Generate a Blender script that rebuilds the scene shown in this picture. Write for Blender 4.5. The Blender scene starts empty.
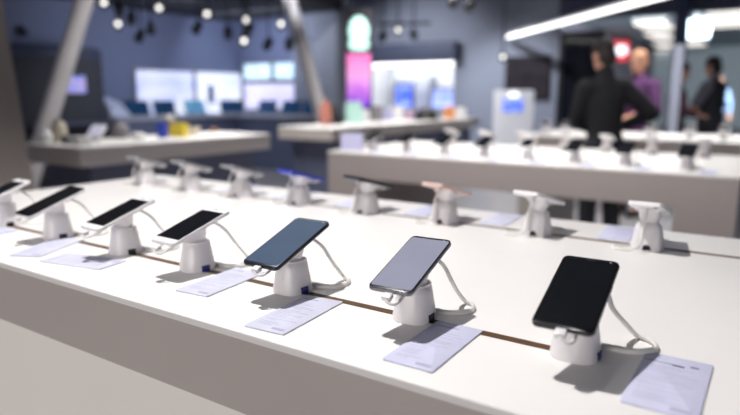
import bpy, bmesh, math, random
from mathutils import Vector, Matrix, Euler
random.seed(7)
PI = math.pi
S = bpy.context.scene
C = S.collection
T = 0.95                       # table tops
CAM = Vector((0, 0, 1.2922))
PITCH, ROLL, YAW, FPX = 0.1801, 0.0021, 0.5851, 618.2

# ------------------------------------------------------------------ camera
cd = bpy.data.cameras.new('camera'); cam = bpy.data.objects.new('camera', cd); C.objects.link(cam)
cy, sy, cp, sp = math.cos(YAW), math.sin(YAW), math.cos(PITCH), math.sin(PITCH)
fw = Vector((-sy*cp, cy*cp, -sp)); rt = Vector((cy, sy, 0)); up = rt.cross(fw)
R_ = rt*math.cos(ROLL) + up*math.sin(ROLL); U_ = -rt*math.sin(ROLL) + up*math.cos(ROLL)
cam.matrix_world = Matrix(((R_.x, U_.x, -fw.x, CAM.x), (R_.y, U_.y, -fw.y, CAM.y), (R_.z, U_.z, -fw.z, CAM.z), (0, 0, 0, 1)))
cd.sensor_width = 36; cd.lens = FPX/740*36
cd.clip_start = 0.02; cd.clip_end = 100
cd.dof.use_dof = True; cd.dof.focus_distance = 0.98; cd.dof.aperture_fstop = 1.9
S.camera = cam
S.view_settings.view_transform = 'Standard'; S.view_settings.look = 'None'
S.view_settings.gamma = 1; S.view_settings.exposure = 0.0

def on(u, v, z=T):
    """place on the level z that a measured pixel of the photograph shows"""
    d = R_*((u-370)/FPX) - U_*((v-207.5)/FPX) + fw
    return CAM + d*((z-CAM.z)/d.z)

# ------------------------------------------------------------------ materials
MATS = {}
def srgb(c):
    return tuple(((x/255)/12.92 if x/255 <= .04045 else ((x/255+.055)/1.055)**2.4) for x in c)
def mat(name, rgb, rough=.5, metal=0., emit=0., var=.04, scale=20., coat=0., spec=.5, bump=0., alpha=1., trans=0.):
    if name in MATS: return MATS[name]
    m = bpy.data.materials.new(name); m.use_nodes = True
    nt = m.node_tree; b = nt.nodes['Principled BSDF']
    col = srgb(rgb)
    tc = nt.nodes.new('ShaderNodeTexCoord'); n = nt.nodes.new('ShaderNodeTexNoise')
    n.inputs['Scale'].default_value = scale; n.inputs['Detail'].default_value = 3
    nt.links.new(tc.outputs['Object'], n.inputs['Vector'])
    r = nt.nodes.new('ShaderNodeValToRGB')
    r.color_ramp.elements[0].position = .3; r.color_ramp.elements[1].position = .7
    r.color_ramp.elements[0].color = tuple(c*(1-var) for c in col)+(1,)
    r.color_ramp.elements[1].color = tuple(min(1, c*(1+var)) for c in col)+(1,)
    nt.links.new(n.outputs['Fac'], r.inputs['Fac']); nt.links.new(r.outputs['Color'], b.inputs['Base Color'])
    b.inputs['Roughness'].default_value = rough; b.inputs['Metallic'].default_value = metal
    b.inputs['Specular IOR Level'].default_value = spec
    b.inputs['Coat Weight'].default_value = coat
    b.inputs['Alpha'].default_value = alpha
    b.inputs['Transmission Weight'].default_value = trans
    if emit:
        nt.links.new(r.outputs['Color'], b.inputs['Emission Color']); b.inputs['Emission Strength'].default_value = emit
    if bump:
        bp = nt.nodes.new('ShaderNodeBump'); bp.inputs['Strength'].default_value = bump; bp.inputs['Distance'].default_value = .002
        nt.links.new(n.outputs['Fac'], bp.inputs['Height']); nt.links.new(bp.outputs['Normal'], b.inputs['Normal'])
    MATS[name] = m; return m
def picture(name, stops, emit, scale=3., axis=None):
    """a lit screen or poster showing soft patches of colour"""
    if name in MATS: return MATS[name]
    m = bpy.data.materials.new(name); m.use_nodes = True
    nt = m.node_tree; b = nt.nodes['Principled BSDF']
    tc = nt.nodes.new('ShaderNodeTexCoord'); r = nt.nodes.new('ShaderNodeValToRGB')
    n = nt.nodes.new('ShaderNodeTexNoise'); n.inputs['Scale'].default_value = scale; n.inputs['Detail'].default_value = 2
    nt.links.new(tc.outputs['Generated'], n.inputs['Vector'])
    src = n.outputs['Fac']
    if axis is not None:
        sx = nt.nodes.new('ShaderNodeSeparateXYZ'); nt.links.new(tc.outputs['Generated'], sx.inputs[0])
        ad = nt.nodes.new('ShaderNodeMath'); ad.operation = 'MULTIPLY_ADD'
        nt.links.new(n.outputs['Fac'], ad.inputs[0]); ad.inputs[1].default_value = .5
        sb = nt.nodes.new('ShaderNodeMath'); sb.operation = 'SUBTRACT'; nt.links.new(sx.outputs[axis], sb.inputs[0]); sb.inputs[1].default_value = .25
        nt.links.new(sb.outputs[0], ad.inputs[2]); src = ad.outputs[0]
    el = r.color_ramp.elements
    while len(el) < len(stops): el.new(.5)
    for e, (p, c) in zip(el, stops):
        e.position = p; e.color = srgb(c)+(1,)
    nt.links.new(src, r.inputs['Fac'])
    nt.links.new(r.outputs['Color'], b.inputs['Base Color']); nt.links.new(r.outputs['Color'], b.inputs['Emission Color'])
    b.inputs['Emission Strength'].default_value = emit; b.inputs['Roughness'].default_value = .3
    MATS[name] = m; return m

M_TOP = mat('white_laminate', (238, 235, 232), .42, var=.01, scale=6)
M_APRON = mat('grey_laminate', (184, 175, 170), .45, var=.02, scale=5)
M_PANEL = mat('warm_white_panel', (246, 239, 232), .5, var=.01, scale=3)
M_SLOT = mat('brown_slot', (86, 58, 32), .6, var=.1, scale=40)
M_STAND = mat('stand_plastic', (226, 222, 224), .34, var=.01, scale=30, coat=.15)
M_CABLE = mat('cable_plastic', (226, 224, 220), .4, var=.02, scale=60)
M_DARK = mat('dark_plastic', (24, 24, 28), .4, var=.1)
M_BLUEPLUG = mat('blue_plug', (30, 36, 130), .4, var=.1)
M_GLASSBLACK = mat('black_glass', (9, 10, 13), .12, var=.05, spec=.4)
M_CARD = mat('card_lilac', (202, 203, 226), .5, var=.05, scale=25, coat=.0, spec=.3)
M_CARDW = mat('card_white', (206, 207, 224), .5, var=.05, scale=25, coat=.0, spec=.3)
M_PRINT = mat('card_print', (172, 172, 196), .6, var=.1)
M_PRINTD = mat('card_print_dark', (104, 100, 122), .6, var=.1)
M_WALL = mat('wall_blue_grey', (124, 132, 162), .8, var=.03, scale=1.2, bump=.1)
M_WALLG = mat('wall_pale_grey', (158, 162, 176), .8, var=.03, scale=1.2, bump=.1)
M_SOFFIT = mat('soffit_dark', (38, 38, 42), .8, var=.1)
M_CEIL = mat('ceiling_grey', (112, 114, 128), .9, var=.04, scale=2)
M_FLOOR = mat('floor_grey', (140, 138, 140), .28, var=.05, scale=1.5)
M_PILLAR = mat('pillar_grey', (134, 138, 150), .7, var=.03, scale=2)
M_COLUMN = mat('column_taupe', (132, 124, 120), .6, var=.04, scale=3)
M_BEAM = mat('beam_grey', (186, 182, 184), .5, var=.04, scale=4)
M_NAVY = mat('navy_panel', (40, 46, 76), .5, var=.08, scale=2)
M_CHAR = mat('charcoal_board', (46, 46, 54), .6, var=.08, scale=2)
M_SLATE = mat('slate_cladding', (92, 98, 120), .6, var=.05, scale=2)
M_WHITE = mat('plain_white', (232, 232, 232), .5, var=.02)
M_LED = mat('led_white', (255, 253, 250), .5, emit=3, var=0)
M_STRIP = mat('strip_light', (255, 248, 240), .5, emit=1.0, var=0)
M_LENS = mat('lamp_lens', (255, 252, 246), .3, emit=2.2, var=0)
M_BLACK = mat('black_metal', (22, 22, 24), .5, var=.1)
M_ALU = mat('aluminium', (176, 178, 184), .35, metal=.7, var=.04)

# ------------------------------------------------------------------ mesh tools
def obj(name, bm, m, parent=None, smooth=40, loc=None):
    me = bpy.data.meshes.new(name)
    bmesh.ops.recalc_face_normals(bm, faces=bm.faces)
    bm.to_mesh(me); bm.free()
    for mm in (m if isinstance(m, (list, tuple)) else [m]): me.materials.append(mm)
    if smooth:
        me.polygons.foreach_set('use_smooth', [True]*len(me.polygons))
        me.set_sharp_from_angle(angle=math.radians(smooth))
    o = bpy.data.objects.new(name, me); C.objects.link(o)
    if parent: o.parent = parent
    if loc: o.location = loc
    return o
def NB(): return bmesh.new()
def xf(bm, verts, mtx):
    if mtx is not None: bmesh.ops.transform(bm, matrix=mtx, verts=verts)
def add_box(bm, x0, x1, y0, y1, z0, z1, bev=0., mtx=None, seg=2):
    t = bmesh.new(); bmesh.ops.create_cube(t, size=1)
    bmesh.ops.transform(t, matrix=Matrix.Translation(((x0+x1)/2, (y0+y1)/2, (z0+z1)/2)) @ Matrix.Diagonal((x1-x0, y1-y0, z1-z0, 1)), verts=t.verts)
    if bev: bmesh.ops.bevel(t, geom=list(t.edges), offset=bev, segments=seg, profile=.5, affect='EDGES')
    merge(bm, t, mtx)
def merge(bm, t, mtx=None, mi=None):
    if mtx is not None: bmesh.ops.transform(t, matrix=mtx, verts=t.verts)
    if mi is not None:
        for f in t.faces: f.material_index = mi
    me = bpy.data.meshes.new('tmp'); t.to_mesh(me); t.free(); bm.from_mesh(me); bpy.data.meshes.remove(me)
def rrect(w, h, r, n=6):
    pts = []
    for cx, cy_, a0 in ((w/2-r, h/2-r, 0), (-w/2+r, h/2-r, PI/2), (-w/2+r, -h/2+r, PI), (w/2-r, -h/2+r, 1.5*PI)):
        for i in range(n+1):
            a = a0 + PI/2*i/n; pts.append((cx+r*math.cos(a), cy_+r*math.sin(a)))
    return pts
def add_prism(bm, pts, z0, z1, bev=0., mtx=None, seg=2):
    t = bmesh.new(); vs = [t.verts.new((x, y, z0)) for x, y in pts]
    f = t.faces.new(vs); r = bmesh.ops.extrude_face_region(t, geom=[f])
    bmesh.ops.translate(t, vec=(0, 0, z1-z0), verts=[v for v in r['geom'] if isinstance(v, bmesh.types.BMVert)])
    bmesh.ops.recalc_face_normals(t, faces=t.faces)
    if bev:
        ed = [e for e in t.edges if abs(e.verts[0].co.z-e.verts[1].co.z) < 1e-7]
        bmesh.ops.bevel(t, geom=ed, offset=bev, segments=seg, profile=.5, affect='EDGES')
    merge(bm, t, mtx)
def add_loft(bm, rings, mtx=None, cap=True):
    t = bmesh.new(); rr = [[t.verts.new(p) for p in ring] for ring in rings]; n = len(rr[0])
    for a, b in zip(rr, rr[1:]):
        for i in range(n): t.faces.new((a[i], a[(i+1) % n], b[(i+1) % n], b[i]))
    if cap: t.faces.new(list(reversed(rr[0]))); t.faces.new(rr[-1])
    merge(bm, t, mtx)
def add_lathe(bm, prof, n=24, mtx=None, sx=1., sy_=1.):
    add_loft(bm, [[(r*math.cos(2*PI*i/n)*sx, r*math.sin(2*PI*i/n)*sy_, z) for i in range(n)] for r, z in prof], mtx)
def smooth_path(pts, k=6):
    P = [Vector(p) for p in pts]; out = []
    for i in range(len(P)-1):
        a, b, c, d = P[max(i-1, 0)], P[i], P[i+1], P[min(i+2, len(P)-1)]
        for j in range(k):
            t = j/k
            out.append(.5*((2*b) + (-a+c)*t + (2*a-5*b+4*c-d)*t*t + (-a+3*b-3*c+d)*t**3))
    out.append(P[-1]); return out
def add_tube(bm, pts, r, n=8, flat=1., mtx=None):
    P = [Vector(p) for p in pts]; rings = []; N = None
    for i, p in enumerate(P):
        t = (P[min(i+1, len(P)-1)]-P[max(i-1, 0)]).normalized()
        if N is None:
            N = t.cross(Vector((0, 0, 1)) if abs(t.z) < .9 else Vector((1, 0, 0))).normalized()
        N = (N - t*N.dot(t)).normalized(); B = t.cross(N)
        ri = r[i] if isinstance(r, (list, tuple)) else r
        rings.append([tuple(p + N*ri*math.cos(2*PI*k/n) + B*ri*flat*math.sin(2*PI*k/n)) for k in range(n)])
    add_loft(bm, rings, mtx)
def add_ball(bm, c, rx, ry=None, rz=None, n=14, mtx=None):
    t = bmesh.new(); bmesh.ops.create_uvsphere(t, u_segments=n, v_segments=n//2+2, radius=1)
    m = Matrix.Translation(c) @ Matrix.Diagonal((rx, ry or rx, rz or rx, 1))
    merge(bm, t, m if mtx is None else mtx @ m)
def boolean(o, cutter_bm):
    me = bpy.data.meshes.new('cut'); bmesh.ops.recalc_face_normals(cutter_bm, faces=cutter_bm.faces); cutter_bm.to_mesh(me); cutter_bm.free()
    c = bpy.data.objects.new('cut', me); C.objects.link(c)
    md = o.modifiers.new('b', 'BOOLEAN'); md.operation = 'DIFFERENCE'; md.object = c; md.solver = 'EXACT'
    bpy.context.view_layer.update()
    new = bpy.data.meshes.new_from_object(o.evaluated_get(bpy.context.evaluated_depsgraph_get()))
    o.modifiers.clear(); o.data = new; bpy.data.objects.remove(c)
    new.polygons.foreach_set('use_smooth', [True]*len(new.polygons)); new.set_sharp_from_angle(angle=math.radians(35))

def tag(o, label, cat, group=None, kind=None):
    if label: o['label'] = label
    if cat: o['category'] = cat
    if group: o['group'] = group
    if kind: o['kind'] = kind
    return o
def thing(name, label, cat, loc=(0, 0, 0), rz=0., group=None):
    o = bpy.data.objects.new(name, None); C.objects.link(o); o.empty_display_size = .05
    o.location = loc; o.rotation_euler = (0, 0, rz)
    return tag(o, label, cat, group)
def struct(name, bm, m, smooth=30):
    o = obj(name, bm, m, None, smooth); o['kind'] = 'structure'; return o
def kids(o): return [c for c in bpy.data.objects if c.parent == o]
def dup(root, loc, rz, label, group=None, swap=None):
    r = root.copy(); C.objects.link(r); r.location = loc; r.rotation_euler = (0, 0, rz); r['label'] = label
    if group: r['group'] = group
    for ch in kids(root):
        c = ch.copy(); C.objects.link(c); c.parent = r
        for g in kids(ch):
            d = g.copy(); C.objects.link(d); d.parent = c
    return r
def box_struct(name, m, *a, bev=0.):
    bm = NB(); add_box(bm, *a, bev=bev); return struct(name, bm, m)

# ------------------------------------------------------------------ the room
bm = NB(); add_box(bm, -12, 6, -3, 34, -.1, 0); struct('floor', bm, M_FLOOR)
box_struct('ceiling', M_CEIL, -9.4, 4, -2, 13, 3.6, 3.7)
box_struct('wall_left', M_WALL, -9.2, -9.0, -1, 9.16, 0, 3.6)
box_struct('wall_rear', M_WALL, -9.0, -6.45, 8.96, 9.16, 0, 3.6)
box_struct('pillar', M_PILLAR, -7.35, -6.38, 8.6, 8.96, 0, 3.6, bev=.03)
# back wall with the lit niche
bm = NB()
add_box(bm, -9.6, -8.4, 12.5, 12.7, 0, 3.6); add_box(bm, -6.1, -3.83, 12.5, 12.7, 0, 3.6); add_box(bm, -8.4, -6.1, 12.5, 12.7, 2.02, 3.6)
struct('wall_back', bm, M_WALLG)
bm = NB(); add_box(bm, -8.8, -5.9, 14.2, 14.3, 0, 2.6); add_box(bm, -8.9, -8.8, 12.7, 14.3, 0, 2.6); add_box(bm, -5.9, -5.8, 12.7, 14.3, 0, 2.6)
struct('wall_niche', bm, M_WHITE)
box_struct('ceiling_niche', M_WHITE, -8.9, -5.8, 12.7, 14.3, 2.6, 2.66)
box_struct('trim_1', M_SLATE, -8.55, -5.95, 12.2, 12.5, 2.02, 2.42, bev=.01)
box_struct('soffit', M_SOFFIT, -9.0, -6.25, 3.9, 8.6, 2.66, 2.86)
box_struct('lintel', mat('header_slate', (66, 70, 92), .6), -3.83, 4, 12.4, 12.7, 2.73, 3.6)
# mall beyond the shop front
box_struct('wall_mall', mat('mall_grey', (176, 188, 196), .7, scale=1), -5, 6, 30, 30.2, 0, 4)
box_struct('ceiling_mall', mat('mall_ceiling', (168, 184, 192), .8, scale=1), -6, 6, 12.7, 30, 3.3, 3.4)
box_struct('wall_mall_side', mat('mall_side', (120, 118, 132), .7, scale=1), -5.2, -5, 12.7, 30, 0, 3.4)
# dark glazed door leaf at the end of the back wall
bm = NB(); add_box(bm, -3.8, -3.72, 12.42, 12.5, 0, 2.5); add_box(bm, -3.02, -2.94, 12.42, 12.5, 0, 2.5); add_box(bm, -3.72, -3.02, 12.42, 12.5, 2.42, 2.5); add_box(bm, -3.72, -3.02, 12.42, 12.5, 0, .1)
dl = struct('door_1', bm, M_BLACK)
bm = NB(); add_box(bm, -3.72, -3.02, 12.45, 12.47, .1, 2.42); obj('door_pane', bm, mat('dark_glass', (26, 28, 38), .1), dl)
bm = NB(); add_tube(bm, [(-3.1, 12.38, .9), (-3.1, 12.38, 1.4)], .015); obj('door_handle', bm, M_ALU, dl)
# close column at the left edge of the view, leaning outwards
bm = NB()
def leanbox(bm, bx, by, tx, ty, wx, wy, z0, z1):
    add_loft(bm, [[(bx-wx, by-wy, z0), (bx+wx, by-wy, z0), (bx+wx, by+wy, z0), (bx-wx, by+wy, z0)], [(tx-wx, ty-wy, z1), (tx+wx, ty-wy, z1), (tx+wx, ty+wy, z1), (tx-wx, ty+wy, z1)]])
leanbox(bm, -3.81, 1.76, -4.33, 1.76, .38, .1, 0, 3.6)
struct('column', bm, M_COLUMN)
bm = NB(); add_tube(bm, [(-6.1, 2.98, 0), (-5.55, 4.14, 3.6)], .085, n=20)
leaner = tag(obj('leaning_post', bm, M_BEAM), 'slanting grey post rising behind the long table at far left', 'post', kind='structure')
bm = NB(); add_tube(bm, [(-5.15, 7.03, 0), (-6.37, 7.03, 3.6)], .1, n=20)
tag(obj('leaning_post', bm, M_BEAM), 'slanting grey post in front of the pillar beside the tower sign', 'post', kind='structure')

# ------------------------------------------------------------------ phone stands
def body_ring(r, z, n=40, e=2.6, kx=1., ky=1., oy=0.):
    out = []
    for i in range(n):
        a = 2*PI*i/n; c, s = math.cos(a), math.sin(a)
        q = (abs(c)**e + abs(s)**e)**(-1/e)
        out.append((r*kx*q*c, r*ky*q*s+oy, z))
    return out
TILT = math.radians(19)
PZ, PY = .0902, -.0115                     # centre of a phone above the table, in front of the stand's axis
def head_at(tilt): return Matrix.Translation((0, PY, PZ-.0055)) @ Matrix.Rotation(tilt, 4, 'X')
TILT2 = math.radians(15.5)
def make_stand(label, rear=False, blue=True, group=None, loop=1.):
    t = thing('phone_stand', label, 'phone stand', group=group)
    HEAD = head_at(TILT2 if rear else TILT)
    bm = NB(); loop = 1.25 if rear else loop; w_ = 1.1 if rear else 1.
    add_loft(bm, [body_ring(q_*w_, z_) for q_, z_ in ((.0318, 0), (.0328, .0012), (.0322, .008), (.0292, .026), (.0262, .044), (.0246, .0535), (.0236, .0550))])
    if rear:                                # two buttresses either side of the arch
        for s in (-1, 1):
            fb = NB(); add_loft(fb, [body_ring(.0105, 0, 16, oy=.027), body_ring(.0105, .004, 16, oy=.0265), body_ring(.006, .05, 16, oy=.016)], Matrix.Translation((s*.0195, 0, 0))); obj('foot', fb, M_STAND, t)
    b = obj('base', bm, M_STAND, t, 35)
    az = PI/2 if rear else math.radians(-8)
    rotm = Matrix.Rotation(az, 4, 'Z')
    cut = NB()
    if rear: add_prism(cut, [(-.0085, -.01), (.0085, -.01), (.0085, .008), (.006, .0125), (0, .0145), (-.006, .0125), (-.0085, .008)], .0, .08, mtx=rotm @ Matrix.Translation((.0205, 0, 0)) @ Matrix(((0, 0, 1, 0), (1, 0, 0, 0), (0, 1, 0, 0), (0, 0, 0, 1))))
    else: add_box(cut, .022, .05, -.0095, .0095, -.01, .0135, mtx=rotm)
    boolean(b, cut)
    bm = NB()
    if rear: add_box(bm, .0206, .0222, -.0085, .0085, 0, .0125, .0006, mtx=rotm)
    else: add_box(bm, .0222, .0318, -.0085, .0085, .0006, .0125, .0008, mtx=rotm)
    obj('cable_port', bm, M_BLUEPLUG if blue and not rear else M_DARK, t)
    bm = NB(); add_loft(bm, [body_ring(.0240, .0550), body_ring(.0242, .0556), body_ring(.0238, .0585, oy=-.0005), body_ring(.0205, .0600, oy=-.001)])
    obj('collar', bm, M_STAND, t, 35)
    # neck: swells from the collar into the tilted pad under the phone
    top = [HEAD @ Vector(p) for p in body_ring(.0235, -.0045, 40, 3.2, .98, 1.1)]
    mid = [Vector(a)*.5 + b_*.5 for a, b_ in zip(body_ring(.0212, .0595, 40, 2.2), top)]
    bm = NB(); add_loft(bm, [body_ring(.0200, .0590, 40, 2.2, oy=-.001), body_ring(.0190, .064, 40, 2.2, oy=-.002), [tuple(p) for p in mid], [tuple(p) for p in top]])
    obj('neck', bm, M_STAND, t, 50)
    bm = NB(); add_prism(bm, rrect(.050, .058, .008), -.0045, 0, .001, mtx=HEAD)
    obj('phone_pad', bm, M_STAND, t)
    # charging lead that turns from the phone's lower end back under the pad
    bm = NB(); add_box(bm, -.0072, .0072, -.0895, -.0765, -.0016, .0072, .002, mtx=HEAD); add_box(bm, -.0042, .0042, -.078, -.066, .0018, .0042, .0006, mtx=HEAD)
    pl = obj('charging_plug', bm, M_STAND, t)
    bm = NB(); add_tube(bm, smooth_path([HEAD @ Vector(p) for p in ((0, -.086, .002), (.003, -.0915, .001), (.011, -.0915, -.002), (.0155, -.083, -.0045), (.015, -.06, -.0055), (.012, -.026, -.0045))]), .0023, 8)
    obj('lead', bm, M_CABLE, pl)
    # security strap: down from the back of the pad, one loose loop on the table, back to the base
    k = random.uniform(-.008, .008)
    bm = NB()
    if rear: path = [HEAD @ Vector((.006, .022, -.003)), HEAD @ Vector((.007, .036, -.005)), (.008, .046, .068), (.010, .050, .045), (.013, .053, .020), (.026*loop, .057, .0055), (.046*loop, .055, .0042), (.056*loop, .040, .0042), (.046*loop, .029, .0042), (.036, .022, .0044), (.030, .012, .006)]
    else: path = [HEAD @ Vector((.012, .024, -.003)), HEAD @ Vector((.018, .040, -.006)), (.026, .052, .074), (.031, .068, .050), ((.037+k*.5)*loop, .088, .024), ((.048+k)*loop, .100, .0055), ((.064+k)*loop, .092, .0042), ((.072+k)*loop, .068, .0042), ((.060+k)*loop, .046, .0042), ((.040+k)*loop, .036, .0042), (.022, .034, .0046), (.014, .026, .006)]
    add_tube(bm, smooth_path(path, 7), .0036 if rear else .0043, 12, .7)
    st = obj('security_strap', bm, M_CABLE, t)
    bm = NB(); add_box(bm, -.007, .007, -.004, .010, -.004, .004, .0015, mtx=HEAD @ Matrix.Translation((.013, .031, -.004)))
    obj('strap_clip', bm, M_STAND, st)
    return t

# ------------------------------------------------------------------ phones
def make_phone(label, W, L, body, face, screen, style='full', group=None, th=.0075):
    """lies flat, centre of its screen plane at the origin, lower end towards -y"""
    t = thing('phone', label, 'phone', group=group)
    rc = .009 if style != 'full' else .0095
    bm = NB(); add_prism(bm, rrect(W, L, rc, 8), -th, -.0006, .0022, seg=3); obj('body', bm, body, t)
    bm = NB(); add_prism(bm, rrect(W-.0016, L-.0016, rc-.0008, 8), -.0008, 0, .0004); f = obj('front_glass', bm, face, t)
    bm = NB()
    if style == 'home': add_prism(bm, rrect(W-.006, L-.031, .0006, 2), -.0002, .00025)
    else: add_prism(bm, rrect(W-.005, L-.0125, .004, 6), -.0002, .00022)
    s = obj('screen', bm, screen, t)
    if style == 'home':
        bm = NB(); add_lathe(bm, [(.0052, -.0002), (.0052, .0003), (.0044, .00035), (.0042, .0001)], 20, Matrix.Translation((0, -L/2+.0078, 0))); obj('home_button', bm, body, t)
    bm = NB(); add_prism(bm, rrect(.012, .0014, .0006, 3), -.0002, .0003, mtx=Matrix.Translation((0, L/2-.0062, 0))); obj('earpiece', bm, M_DARK, t)
    bm = NB(); add_lathe(bm, [(.0016, -.0002), (.0016, .0003), (.0008, .00035)], 12, Matrix.Translation((W/2-.012, L/2-.0062, 0))); obj('front_camera', bm, M_ALU if style == 'full' else M_DARK, t)
    bm = NB(); add_box(bm, W/2-.0004, W/2+.0006, .012, .026, -.0052, -.0028, .0003); obj('power_button', bm, body, t)
    bm = NB(); add_box(bm, -W/2-.0006, -W/2+.0004, .010, .034, -.0052, -.0028, .0003); obj('volume_button', bm, body, t)
    bm = NB(); add_lathe(bm, [(.005, -th+.0004), (.005, -th-.001), (.0038, -th-.0012)], 16, Matrix.Translation((-W/2+.014, L/2-.014, 0))); obj('rear_camera', bm, M_DARK, t)
    return t
def place_phone(p, x, y, rz, dyaw=0., z=T, tilt=TILT):
    off = Matrix.Rotation(rz, 4, 'Z') @ Vector((0, PY, PZ + .0026))
    p.location = (x+off.x, y+off.y, z+off.z)
    p.rotation_euler = Euler((tilt, 0, rz+dyaw), 'XYZ')

# ------------------------------------------------------------------ price cards
def make_card(label, m, W=.074, L=.165, group=None, seed=0, dark=False):
    t = thing('price_card', label, 'price card', group=group)
    rnd = random.Random(seed)
    bm = NB(); add_prism(bm, rrect(W, L, .003, 4), 0, .0024, .0005); obj('card_sheet', bm, m, t)
    bm = NB()                               # unreadable soft lines of small print
    y = L/2-.016
    if dark:
        add_box(bm, -W/2+.004, .006, y-.012, y-.0106, .0023, .0026); add_box(bm, -.004, .010, y-.016, y-.011, .0023, .0026); add_box(bm, .016, .026, y-.010, y-.006, .0023, .0026)
    else:
        add_box(bm, -W/2+.008, -W/2+.008+W*rnd.uniform(.3, .6), y-.004, y, .0023, .0026)
    o = obj('heading_print', bm, M_PRINTD if dark else M_PRINT, t)
    bm = NB(); y = L/2-.040
    while y > -L/2+.02:
        add_box(bm, -W/2+.008, -W/2+.008+W*rnd.uniform(.25, .78), y-.0012, y, .0023, .0025); y -= rnd.choice((.0055, .0055, .009))
    add_box(bm, W/2-.030, W/2-.008, -L/2+.008, -L/2+.015, .0023, .0026)
    obj('small_print', bm, M_PRINT, t)
    return t

# ------------------------------------------------------------------ tables
def make_table(name, label, x0, x1, y0, y1, ap=.13, panel=None, legs='ends', slots=(), group=None, apron=None):
    t = thing(name, label, 'display table', ((x0+x1)/2, (y0+y1)/2, 0), group=group)
    cx, cy_ = (x0+x1)/2, (y0+y1)/2
    def B(*a, **k):
        bm = NB(); add_box(bm, a[0]-cx, a[1]-cx, a[2]-cy_, a[3]-cy_, a[4], a[5], **k); return bm
    obj('table_top', B(x0, x1, y0, y1, T-.012, T, bev=.002), M_TOP, t)
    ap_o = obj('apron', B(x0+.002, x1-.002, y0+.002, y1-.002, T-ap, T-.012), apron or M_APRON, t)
    if panel: obj('lower_panel', B(x0+.004, x1-.004, y0+.004, y1-.004, 0, T-ap), panel, t)
    elif legs == 'ends':
        for a, b in ((x0+.002, x0+.25), (x1-.25, x1-.002)): obj('leg_panel', B(a, b, y0+.002, y1-.002, 0, T-ap), apron or M_APRON, t)
    elif legs == 'block':
        obj('pedestal', B(x0+.1, x1-.1, y0+.12, y1-.12, 0, T-ap), M_SLATE, t)
    for (sx0, sx1, sy_) in slots:
        bm = NB(); add_box(bm, sx0-cx, sx1-cx, sy_-.009-cy_, sy_+.009-cy_, T-.008, T+.0002); obj('cable_slot', bm, M_SLOT, t)
    return t
ROW1, ROW2 = .8044, 1.4945
X1 = [-1.6897+.2481*i for i in range(7)]; X1[2] += .016
X2 = [-2.0271+.2566*i for i in range(8)]
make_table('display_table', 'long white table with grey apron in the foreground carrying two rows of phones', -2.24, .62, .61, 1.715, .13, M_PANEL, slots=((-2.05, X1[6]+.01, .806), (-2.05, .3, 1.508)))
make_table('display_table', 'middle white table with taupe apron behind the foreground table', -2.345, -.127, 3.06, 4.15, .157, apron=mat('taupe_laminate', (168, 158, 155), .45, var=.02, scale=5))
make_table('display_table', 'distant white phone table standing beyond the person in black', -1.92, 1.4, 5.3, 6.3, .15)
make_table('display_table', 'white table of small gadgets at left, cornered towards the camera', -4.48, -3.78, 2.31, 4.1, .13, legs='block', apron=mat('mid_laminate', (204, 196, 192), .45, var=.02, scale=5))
make_table('display_table', 'long white table of boxed items between tower sign and left gadget table', -4.63, -3.88, 5.15, 8.9, .13, legs='block')

# ------------------------------------------------------------------ foreground front row
mb = lambda n, c, r=.35, **k: mat(n, c, r, **k)
BW = mb('phone_white', (236, 234, 236), .3); BG = mb('phone_graphite', (34, 40, 52), .3, metal=.3); BS = mb('phone_silver', (120, 118, 126), .3, metal=.6)
BB = mb('phone_black', (12, 12, 14), .3); BR = mb('phone_rose', (226, 196, 186), .35, metal=.2); BBL = mb('phone_blue', (62, 76, 190), .35, metal=.2); BGR = mb('phone_grey', (150, 150, 156), .35, metal=.2)
SC_OFF = mat('screen_off', (12, 14, 18), .2, spec=.35, var=.05)
SC_BLUE_REFL = mat('screen_slate_reflection', (70, 86, 108), .22, var=.08, scale=12)  # slate tint stands in for the surroundings reflected in the glass
SC_LILAC_REFL = mat('screen_lilac_reflection', (140, 142, 160), .22, var=.04, scale=12)  # pale reflection on the glass, put into the base colour
front = [
 ('white phone with black screen cut off by the left picture edge', .072, .146, BW, BW, SC_OFF, 'home', 0),
 ('second phone from the left in the front row, white edged with long black face', .074, .150, BW, M_GLASSBLACK, SC_OFF, 'full', -.03),
 ('white phone with black screen, third from left in the front row', .071, .149, BW, BW, SC_OFF, 'home', -.03),
 ('white phone with black screen just left of the slate blue phone', .073, .147, BW, BW, SC_OFF, 'home', -.041),
 ('dark graphite phone with slate blue screen, fifth in the front row', .0775, .158, BG, BG, SC_BLUE_REFL, 'full', .016),
 ('silver phone with pale lilac grey screen, second nearest the camera', .071, .157, BS, mat('bezel_dark', (40, 40, 50), .2), SC_LILAC_REFL, 'full', .067),
 ('black phone with black screen nearest the camera at right', .0765, .160, BB, M_GLASSBLACK, SC_OFF, 'full', .0355)]
stand_lab = ['white stand under the white phone cut off by the left edge', 'white stand under the long black faced phone, second from left', 'white stand with dark port, third from left in the front row',
 'white stand with blue port holding the white phone beside the slate blue one', 'white stand with blue port holding the slate blue phone', 'white stand with dark port holding the lilac grey phone', 'white stand with blue port holding the black phone nearest the camera']
PROTO = {}
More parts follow.
